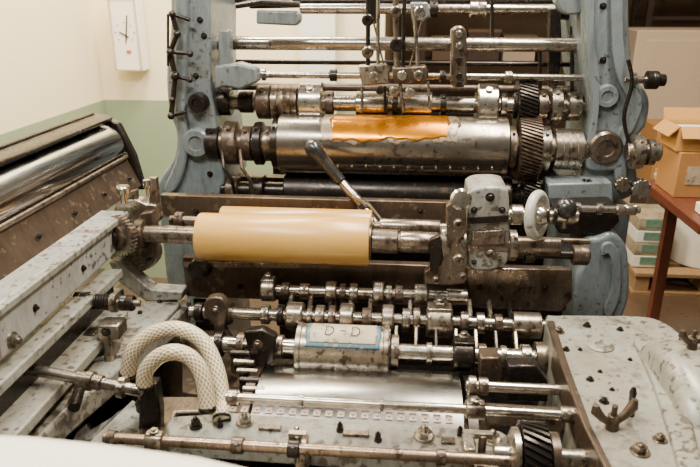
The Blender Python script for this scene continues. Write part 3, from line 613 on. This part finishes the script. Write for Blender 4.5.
part(MB().prism([V((XR-.12, Yf+.01, zR+.06)), V((XR-.03, Yf+.01, zR+.095)), V((XR+.05, Yf+.01, zR+.07)), V((XR+.09, Yf+.01, zR-.03)), V((XR+.11, Yf+.01, zR-.14)), V((XR-.12, Yf+.01, zR-.14))], (0, .03, 0)), 'end_cheek', 'dark', U, bevel=.006)
for (dx, dz) in ((.03, .03), (.06, -.03), (.07, -.09)): bolt(U, (XR+dx, Yf+.009, zR+dz), FR, .008, 'stain')
tp = [V((XR+.065, Yn, zR-.035)), V((XR+.105, Yn, zR-.125)), V((XR+.085, Yn, zR-.13)), V((XR+.045, Yn, zR-.04))]
tr = part(MB().prism(tp, (0, Yf-Yn+.01, 0)), 'trough_plate', 'rust', U, bevel=.003, label='brown stained trough plate')
part(rod((XR+.070, Yn, zR-.032), (XR+.070, Yf, zR-.032), .007), 'trough_edge', 'stain', U)
for k in range(5): bolt(tr, (XR+.094, 1.15+k*.17, zR-.085), V((1, 0, .4)), .005, 'dark')
xb0, xb1 = XR+.095, XR+.165; zt_ = zR-.118; Ye = 1.62
Y0 = Yn-.1
def sect(y, k):
    return [V((xb0, y, zt_)), V((xb1, y, zt_)), V((xb1, y, zt_-.125*k)), V((xb0, y, zt_-.125*k))]
A, B = sect(Y0, 1), sect(Ye, .72); n = 4
mb = MB().add(A+B, [tuple(range(n)), tuple(range(2*n-1, n-1, -1))]+[(i, (i+1) % n, n+(i+1) % n, n+i) for i in range(n)])
sr = part(mb, 'side_rail', 'mag', U, label='long grey-white rail with magenta ink runs', bevel=.006)
part(MB().box((xb1+.004, (Y0+Ye)/2, zt_-.010), (.012, Ye-Y0, .016)), 'rail_lip', 'paintL', sr, bevel=.003)
part(MB().box(((xb0+xb1)/2+.008, (Y0+Ye)/2-.05, zt_-.140), (xb1-xb0+.024, Ye-Y0-.10, .024)), 'rail_step', 'paintL', U, bevel=.004)
part(MB().box(((xb0+xb1)/2-.005, (Y0+Ye)/2-.05, zt_-.185), (xb1-xb0-.01, Ye-Y0-.10, .07)), 'rail_step', 'dark', U, bevel=.004)  # recess between the ledges, its shade put in as a dark colour
part(MB().box(((xb0+xb1)/2+.02, (Y0+Ye)/2-.08, zt_-.232), (xb1-xb0+.06, Ye-Y0-.16, .026)), 'rail_step', 'paintS', U, bevel=.004)
part(MB().box((XR+.02, 1.1, (zt_-.245)/2), (.20, 1.1, zt_-.245)), 'cabinet_base', 'paint', U, bevel=.006)
for (y, dz) in ((1.15, -.06), (1.36, -.06)): bolt(U, (xb1, y, zt_+dz), X1, .006, 'dark')
bolt(U, (xb1, 1.06, zt_-.085), X1, .012, 'shaft')
part(prZ(smoothp([(-40,470),(14,392),(66,346),(120,304),(160,293),(184,292),(188,306),(150,338),(112,374),(44,434),(20,500),(-40,520)], 3), .78, .06), 'lower_slab', 'paintS', U, bevel=.008, label='lower grey slab splashed with ink')
part(prZ([(60,364),(120,310),(176,296),(180,304),(150,336),(130,352)], .792, .012), 'slab_cover', 'paintL', U, bevel=.003)
part(prZ([(14,392),(66,346),(120,304),(176,294),(180,306),(150,338),(112,374),(44,434)], .715, .715), 'slab_support', 'dark', U)
part(prZ([(100,376),(124,372),(130,400),(108,418),(70,440),(60,470),(120,470),(150,440),(140,404)], .70, .1), 'lower_tray', 'paintL', U, bevel=.006)
Ys = 1.36; zs = atY(100, 302, Ys).z
sp = shaft(U, 'spring_adjuster', Ys, 100, 302, 60, 140, 3.6, 'shaft', [(76,90,10,'drum','black'),(112,118,10,'ring','cast'),(121,134,8,'drum','dark')], label='dark threaded adjuster with a spring')
pts = []; xa, xb = xat(90, Ys, zs), xat(112, Ys, zs)
for i in range(121):
    t = i/120; a = t*8*2*math.pi; pts.append(V((xa+(xb-xa)*t, Ys+.017*math.cos(a), zs+.017*math.sin(a))))
part(MB().tube(pts, .0032, 8), 'coil_spring', 'dark', sp)
part(prY([(96,326),(118,326),(120,340),(113,342),(113,366),(104,368),(102,344),(96,342)], 1.30, .05), 'latch_bracket', 'cast', U, bevel=.005)
bolt(U, atY(106, 332, 1.30), FR, .008, 'dark')
part(prY([(80,336),(94,334),(94,350),(82,352)], 1.32, .04), 'latch_block', 'stain', U, bevel=.003)
for (px, py) in ((30,418),(60,392),(140,314),(160,303)): bolt(U, atZ(px, py, .79), UP, .007, 'dark')
part(rod(atZ(74, 408, .80), atZ(80, 388, .80), .012), 'clamp_pin', 'dark', U)

fg = [(-80,424),(30,428),(110,436),(200,448),(262,462),(300,490),(300,640),(-80,640)]
part(prZ(fg, 1.2, 1.2), 'guard_panel', 'white', None, 'smooth white machine guard, blurred in the near bottom corner', 'guard', bevel=.02)

# ------------------------------------------------------------------ right background
zt = .80
e0 = atZ(700, 225, zt); e1 = atZ(644, 179, zt); yy0, yy1, x0 = e0.y, e1.y, e0.x
TB = thing('work_table', 'red-brown wooden work table carrying cardboard boxes', 'table', (x0+.5, (yy0+yy1)/2, 0))
part(MB().box((x0+.5, (yy0+yy1)/2, zt-.02), (1.0, yy1-yy0, .04)), 'table_top', 'wood', TB, bevel=.004)
part(MB().box((x0+.60, (yy0+yy1)/2, zt-.08), (.78, yy1-yy0-.1, .08)), 'apron', 'wood', TB)
for (dx, y) in ((.34, yy0+.08), (.14, yy1-.05), (.92, yy0+.08), (.92, yy1-.05)): part(MB().box((x0+dx, y, (zt-.04)/2), (.045, .045, zt-.04)), 'leg', 'wood', TB)
def carton(px0, px1, py0, py1, Y, dep, mat, label, zbase=None, flaps=False, lab=False):
    a = atY(px0, py1, Y); b = atY(px1, py0, Y); zlo = a.z if zbase is None else zbase
    t = thing('cardboard_box', label, 'box', ((a.x+b.x)/2, Y+dep/2, zlo)); w = b.x-a.x; h = b.z-zlo; cx = (a.x+b.x)/2; th = .006
    if not flaps:
        part(MB().box((cx, Y+dep/2, zlo+h/2), (w, dep, h)), 'body', mat, t, bevel=.003)
        part(MB().box((cx, Y+dep/2, zlo+h+.001), (.05, dep, .002)), 'tape', 'pale', t)
    else:
        mb = MB().box((cx, Y+dep/2, zlo+th/2), (w, dep, th))
        for (x, sx, y, sy) in ((a.x, th, Y+dep/2, dep), (b.x, th, Y+dep/2, dep), (cx, w, Y, th), (cx, w, Y+dep, th)): mb.box((x, y, zlo+h/2), (sx, sy, h))
        part(mb, 'body', mat, t)
        part(MB().box((a.x-.022, Y+dep/2, zlo+h-.02), (.005, dep, .06), Quaternion((0, 1, 0), .8)), 'flap', mat, t)
        part(MB().box((cx, Y-.022, zlo+h-.02), (w, .005, .06), Quaternion((1, 0, 0), -.8)), 'flap', mat, t)
        part(MB().box((cx, Y+dep+.02, zlo+h+.02), (w, .005, .06), Quaternion((1, 0, 0), -.5)), 'flap', mat, t)
        part(MB().box((cx, Y+dep/2, zlo+h*.45), (w*.9, dep*.9, h*.7)), 'packed_paper', 'white', t)
    if lab: part(MB().box((cx-w*.2, Y-.002, zlo+h*.5), (w*.3, .003, h*.4)), 'label_sticker', 'paper', t)
    return zlo+h
Yb = yy1-.30
z1 = carton(674, 744, 154, 192, Yb, .22, 'card', 'lower brown cardboard box on the red-brown table', zt+.001, lab=True)
carton(676, 744, 128, 154, Yb+.02, .18, 'cardY', 'upper yellowish open carton stacked on the lower brown box', z1+.003, flaps=True)
c = atZ(690, 208, zt)+V((.05, -.06, 0))
pk = thing('paper_packet', 'flat pale paper packet lying on the table before the boxes', 'packet', c)
part(MB().box(c+V((.05, -.02, .021)), (.20, .08, .04)), 'wrapping', 'white', pk, bevel=.004); part(MB().box(c+V((.0, -.061, .022)), (.06, .003, .025)), 'label_sticker', 'red', pk)
c = atZ(656, 184, zt)
for k in range(3):
    part(MB().box(c+V((.045+.004*k, .02, .009+.0175*k)), (.06, .14, .015), Quaternion((0, 0, 1), .06*(k-1))), 'paper_stack', ['paper', 'white', 'cardY'][k], None, ['lowest worn pad of paper beside the boxes on the table', 'middle white pad of paper beside the boxes on the table', 'top yellowish pad of paper beside the boxes on the table'][k], 'paper pad', 'paper pads on the table')
pc = atZ(654, 296, 0)
P_ = thing('wooden_pallet', 'pale wooden pallet on the floor behind the table', 'pallet', (pc.x+.3, pc.y+.35, 0))
for k in range(5): part(MB().box((pc.x+.3, pc.y+.06+k*.16, .125), (.84, .11, .022)), 'deck_board', 'pallet', P_, bevel=.002)
for k in range(3): part(MB().box((pc.x-.07+k*.37, pc.y+.38, .066), (.08, .72, .095)), 'bearer', 'pallet', P_, bevel=.002)
for k in range(2): part(MB().box((pc.x+.3, pc.y+.06+k*.6, .009), (.84, .1, .018)), 'bottom_board', 'pallet', P_)
q = V((pc.x, pc.y, .137))
rl = thing('paper_roll', 'large upright pale paper roll standing on the pallet', 'paper roll', q+V((.34, .27, 0)))
part(MB().lathe(q+V((.34, .27, 0)), UP, [(0, .19), (.005, .2), (.42, .2), (.425, .19), (.425, .05), (.41, .045)], 48), 'roll', 'white', rl)
part(MB().lathe(q+V((.34, .27, .41)), UP, [(0, .05), (.025, .05), (.025, .04), (.001, .038)], 24), 'core', 'card', rl)
for k in range(4):
    cc2 = q+V((-.02, .22, .04+.075*k)); t = thing('paper_ream', ['lowest green banded paper pack in the pile on the pallet', 'second green banded paper pack from the bottom of the pile', 'third green banded paper pack from the bottom of the pile', 'topmost green banded paper pack of the pile'][k], 'paper pack', cc2-V((0, 0, .035)), 'wrapped paper packs')
    part(MB().box(cc2, (.20, .28, .07)), 'wrapper', 'paper' if k % 2 else 'white', t, bevel=.003); part(MB().box(cc2+V((0, -.142, .005)), (.12, .003, .045)), 'label_band', 'green', t)
a = atY(638, 30, 5.0); b = atY(780, 30, 5.0)
cab = thing('pale_cabinet', 'large pale beige cabinet behind the table', 'cabinet', ((a.x+b.x)/2, 5.25, 0))
part(MB().box(((a.x+b.x)/2, 5.25, a.z/2), (b.x-a.x, .5, a.z)), 'body', 'pale', cab, bevel=.01)
part(MB().box((a.x+.36, 4.995, a.z*.6), (.6, .012, a.z*.7)), 'door', 'pale', cab, bevel=.004); part(MB().box((a.x+.6, 4.98, a.z*.55), (.02, .02, .12)), 'handle', 'dark', cab)
q2 = atY(650, 128, 4.1); hh = q2.z*.5
for k in range(2):
    h0 = k*(hh+.004); t = thing('floor_carton', ['bottom dark carton before the pale cabinet', 'top brown carton of the pile before the pale cabinet'][k], 'box', (q2.x+.3, 4.25, h0), 'cartons before the cabinet')
    part(MB().box((q2.x+.3, 4.25, h0+hh/2), (.5, .3, hh)), 'body', 'brownbg' if k == 0 else 'card', t, bevel=.004); part(MB().box((q2.x+.3, 4.098, h0+hh*.6), (.05, .002, hh*.6)), 'tape', 'pale', t)
def rack(name, pxa, pxb, Y, levels, label):
    a = atY(pxa, 100, Y); b = atY(pxb, 100, Y); t = thing(name, label, 'rack', ((a.x+b.x)/2, Y+.2, 0)); w = b.x-a.x
    for x in (a.x, b.x):
        for y in (Y, Y+.4): part(MB().box((x, y, 1.0), (.05, .05, 2.0)), 'upright', 'brownbg', t)
    for z in levels: part(MB().box(((a.x+b.x)/2, Y+.2, z), (w, .42, .03)), 'shelf', 'brownbg', t)
    return a.x, b.x
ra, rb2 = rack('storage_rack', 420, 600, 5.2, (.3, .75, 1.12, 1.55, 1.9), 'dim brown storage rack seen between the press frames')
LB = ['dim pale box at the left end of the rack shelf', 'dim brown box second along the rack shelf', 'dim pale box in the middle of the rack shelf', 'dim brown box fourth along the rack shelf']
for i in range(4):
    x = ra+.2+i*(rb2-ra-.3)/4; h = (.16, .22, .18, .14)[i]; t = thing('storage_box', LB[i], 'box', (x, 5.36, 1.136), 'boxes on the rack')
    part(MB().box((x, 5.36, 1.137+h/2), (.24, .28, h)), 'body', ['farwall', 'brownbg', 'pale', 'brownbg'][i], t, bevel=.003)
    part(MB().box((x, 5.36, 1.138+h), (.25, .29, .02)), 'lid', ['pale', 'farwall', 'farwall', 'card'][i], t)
ra, rb3 = rack('pipe_rack', 636, 780, 6.4, (.5, 1.1, 1.42, 1.6, 1.75, 1.95), 'far dark rack of pipes above the pale cabinet')
for k in range(5):
    part(rod((ra+.05, 6.45+k*.07, 1.645), (rb3-.05, 6.45+k*.07, 1.645), .028), 'stored_pipe', 'pale' if k % 2 == 0 else 'farwall', None, 'pale pipe lying on the far rack shelf above the cabinet', 'pipe', 'pipes on the far rack')

# ------------------------------------------------------------------ lights, world, camera
def area(loc, tgt, sx, sy, e, col=(1, .90, .74)):
    l = bpy.data.lights.new('ceiling_lamp', 'AREA'); l.shape = 'RECTANGLE'; l.size = sx; l.size_y = sy; l.energy = e; l.color = col
    o = bpy.data.objects.new('ceiling_lamp', l); COL.objects.link(o); o.location = loc
    o.rotation_euler = (V(tgt)-V(loc)).to_track_quat('-Z', 'Y').to_euler()
area((.5, 1.7, 3.1), (.1, 1.6, 0), 1.6, .14, 140)
area((-.7, .5, 2.9), (-.1, 1.9, .9), 1.2, .18, 70, (.97, .95, .88))
area((-.8, 2.6, 3.1), (-1.2, 2.9, .5), 1.4, .2, 130, (1, .90, .72))
area((2.4, 3.2, 3.0), (2.1, 3.3, 0), 1.2, .3, 38, (1, .80, .54))
w = bpy.data.worlds.new('room_ambient'); bpy.context.scene.world = w; w.use_nodes = True
bg = w.node_tree.nodes['Background']; bg.inputs[0].default_value = (.95, .85, .68, 1); bg.inputs[1].default_value = .17
cd = bpy.data.cameras.new('camera'); co = bpy.data.objects.new('camera', cd); COL.objects.link(co)
co.location = CAM; co.rotation_euler = fw.to_track_quat('-Z', 'Y').to_euler()
cd.sensor_width = 36; cd.lens = 36*F/700; cd.clip_start = .02
cd.dof.use_dof = True; cd.dof.focus_distance = 1.85; cd.dof.aperture_fstop = 5.6
bpy.context.scene.camera = co
